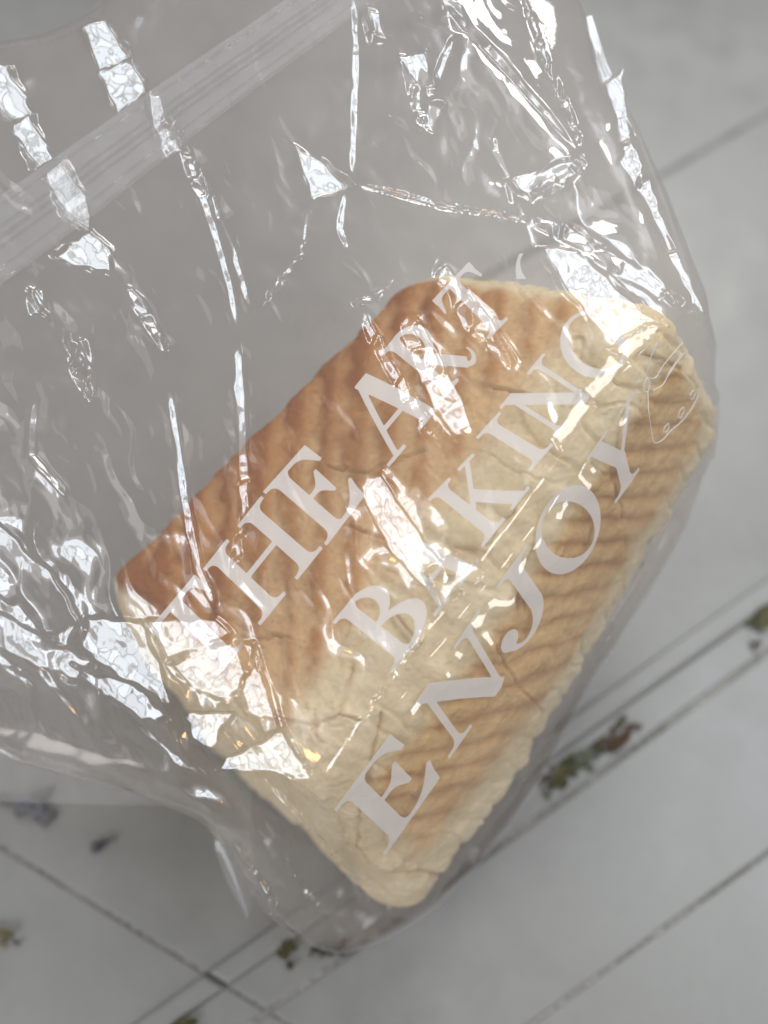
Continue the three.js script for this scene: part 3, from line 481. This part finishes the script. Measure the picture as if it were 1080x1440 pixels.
for (let j = 0; j < S; j++) for (let i = 0; i < S; i++) { const o = (j * S + i) * 4, v = 140 + 22 * noise2(i / 40, j / 40, 95) + 26 * noise2(i / 4, j / 4, 96); dirt[o] = v; dirt[o + 1] = v * 0.985; dirt[o + 2] = v * 0.96; dirt[o + 3] = 255; }
const dirtTex = tex(dirt, true); dirtTex.repeat.set(14, 14);
const groutMat = new THREE.MeshStandardMaterial({ map: dirtTex, roughness: 0.95 });
function slab(name, poly, top, thick = 0.012, mat = tileMat, bev = 0.0012, slit = null) {
  const sh = new THREE.Shape(poly.map((p) => new THREE.Vector2(p[0], -p[1])));
  if (slit) sh.holes.push(new THREE.Path(slit.map((p) => new THREE.Vector2(p[0], -p[1]))));
  const g = new THREE.ExtrudeGeometry(sh, { depth: thick, bevelEnabled: true, bevelThickness: bev, bevelSize: bev, bevelOffset: -bev, bevelSegments: 4 });
  g.rotateX(-Math.PI / 2); g.translate(0, top - thick - bev, 0);
  return mesh(numbered(name), g, mat, floor);
}
const all = [[-BIG, -BIG], [BIG, -BIG], [BIG, BIG], [-BIG, BIG]];
const sideOf = (j, px, py) => { const p = onFloor(px, py); return (p[1] - j[0][1]) * (j[1][0] - j[0][0]) - (p[0] - j[0][0]) * (j[1][1] - j[0][1]) > 0; };
const at = (poly, j, px, py, inset) => halfPlane(poly, j, sideOf(j, px, py), inset);
for (const gx of [[100, 1440], [300, 1200]]) {        // either side of the crossing joint
  const half = at(all, G1, gx[0], gx[1], 0.0007);
  // the joint on the right runs out under the loaf
  const a = onFloor(640, 414), d = [J1[1][0] - J1[0][0], J1[1][1] - J1[0][1]], l = Math.hypot(...d), n = [-d[1] / l * 0.0009, d[0] / l * 0.0009], far = [a[0] + d[0] / l * 1.2, a[1] + d[1] / l * 1.2];
  slab('floor_tile', at(half, J2, 900, 700, 0.0004), FLOOR, 0.012, tileMat, 0.0012, gx[0] === 300 ? [[a[0] + n[0], a[1] + n[1]], [far[0] + n[0], far[1] + n[1]], [far[0] - n[0], far[1] - n[1]], [a[0] - n[0], a[1] - n[1]]] : null);
  slab('floor_tile', at(at(half, J2b, 1060, 900, 0.0006), J3, 1000, 930, 0.0011), FLOOR);
  slab('floor_tile', at(at(half, J3, 1000, 1100, 0.0011), J4, 900, 1200, 0.0006), FLOOR);
  slab('floor_tile', at(half, J4, 1060, 1400, 0.0006), FLOOR);
  slab('raised_strip', at(at(half, J2, 1079, 835, -0.0012), J2b, 1079, 835, -0.0008), FLOOR + 0.0032, 0.012, tileMat, 0.0024);
}
{ const g = new THREE.BoxGeometry(2 * BIG, 0.02, 2 * BIG); g.translate(0, FLOOR - 0.0109, 0); mesh('joint_bed', g, groutMat, floor); }

// bits of dry leaf and dirt lying on the floor
const leafCols = { olive: [0.13, 0.12, 0.06], brown: [0.15, 0.09, 0.055], green: [0.17, 0.19, 0.14], grey: [0.22, 0.22, 0.24], straw: [0.33, 0.29, 0.17] };
function scrap(name, label, category, px, py, len, wid, turn, tint, seed) {      // a torn, flaking bit: a curled main piece with crumbs broken off it
  const r = rng(seed), [x, z] = onFloor(px, py), bits = [];
  for (let n = 0; n < 9; n++) {
    const k = n ? 0.16 + 0.34 * r() : 0.8, g = new THREE.PlaneGeometry(1, 1, 22, 12), p = g.attributes.position, ox = n ? (r() - 0.5) * len * 1.25 : 0, oz = n ? (r() - 0.5) * wid * 1.5 : 0, a0 = n ? r() * 6 : 0, q = seed + n * 3.7;
    for (let i = 0; i < p.count; i++) {
      const u = p.getX(i) * 2, v = p.getY(i) * 2, w = Math.max(0.02, 1 - u * u) ** 0.6 * (1 + 0.5 * noise2(u * 2.1, q, 91) + 0.35 * noise2(u * 6, v * 2 + q, 92)), a = (u + 0.15 * noise2(v * 3, q, 94)) * len * k / 2, b = v * w * wid * k / 2 + 0.1 * len * k * Math.sin(u * 1.4 + q);
      p.setXYZ(i, ox + a * Math.cos(a0) - b * Math.sin(a0), 0.0005 + k * (0.0030 * Math.abs(v) * w + 0.0018 * (1 + noise2(u * 3 + q, v * 2, 93))), oz + a * Math.sin(a0) + b * Math.cos(a0));
    }
    const c = leafCols[n % 3 === 2 ? (tint === 'grey' ? 'grey' : ['brown', 'olive', 'green'][Math.floor(r() * 3)]) : tint], f = 0.75 + 0.5 * r(); g.setAttribute('color', new THREE.Float32BufferAttribute(Array.from({ length: p.count * 3 }, (_, i) => c[i % 3] * f), 3));
    g.deleteAttribute('uv'); g.computeVertexNormals(); bits.push(g);
  }
  const g = mergeGeometries(bits); g.rotateY(turn);
  const o = mesh(numbered(name), g, scrapMat); o.position.set(x, FLOOR, z); scene.add(o);
  return tag(o, label, category);
}
const scrapMat = new THREE.MeshStandardMaterial({ vertexColors: true, roughness: 0.9, side: THREE.DoubleSide });
scrap('leaf_scrap', 'dark olive leaf scrap on the floor strip beside the lower right of the bag', 'leaf', 786, 1092, 0.013, 0.007, 0.5, 'olive', 3);
scrap('leaf_scrap', 'pale green leaf scrap between the olive and the brown ones', 'leaf', 822, 1066, 0.014, 0.006, 0.6, 'green', 5);
scrap('leaf_scrap', 'long brown leaf scrap nearest the dark floor joint', 'leaf', 868, 1040, 0.017, 0.006, 0.62, 'brown', 8);
scrap('leaf_scrap', 'dark leaf scrap at the right edge of the photo', 'leaf', 1078, 872, 0.016, 0.01, 0.9, 'olive', 11);
scrap('leaf_scrap', 'tiny reddish brown crumb below the leaf scrap at the right edge', 'crumb', 1063, 908, 0.004, 0.003, 0.2, 'brown', 13);
scrap('leaf_scrap', 'green leaf scrap below the bag\'s bottom corner', 'leaf', 406, 1335, 0.008, 0.006, 0.9, 'olive', 17);
scrap('leaf_scrap', 'grey green leaf scrap just right of the bag\'s bottom corner', 'leaf', 456, 1334, 0.012, 0.005, 0.2, 'green', 19);
scrap('leaf_scrap', 'straw coloured scrap at the left edge of the photo', 'leaf', 8, 1314, 0.01, 0.004, -0.2, 'straw', 23);
scrap('leaf_scrap', 'olive scrap at the bottom edge of the photo', 'leaf', 262, 1442, 0.012, 0.005, 0.1, 'olive', 29);
scrap('dirt_mark', 'large grey dirt mark under the lower seam of the bag', 'dirt', 44, 1136, 0.018, 0.007, 0.05, 'grey', 31);
scrap('dirt_mark', 'small grey dirt mark on the tile left of the bag flap', 'dirt', 148, 1186, 0.007, 0.003, 0.4, 'grey', 37);

scene.traverse((o) => { if (o.isMesh) { o.castShadow = true; o.receiveShadow = true; } });
renderer.render(scene, camera);
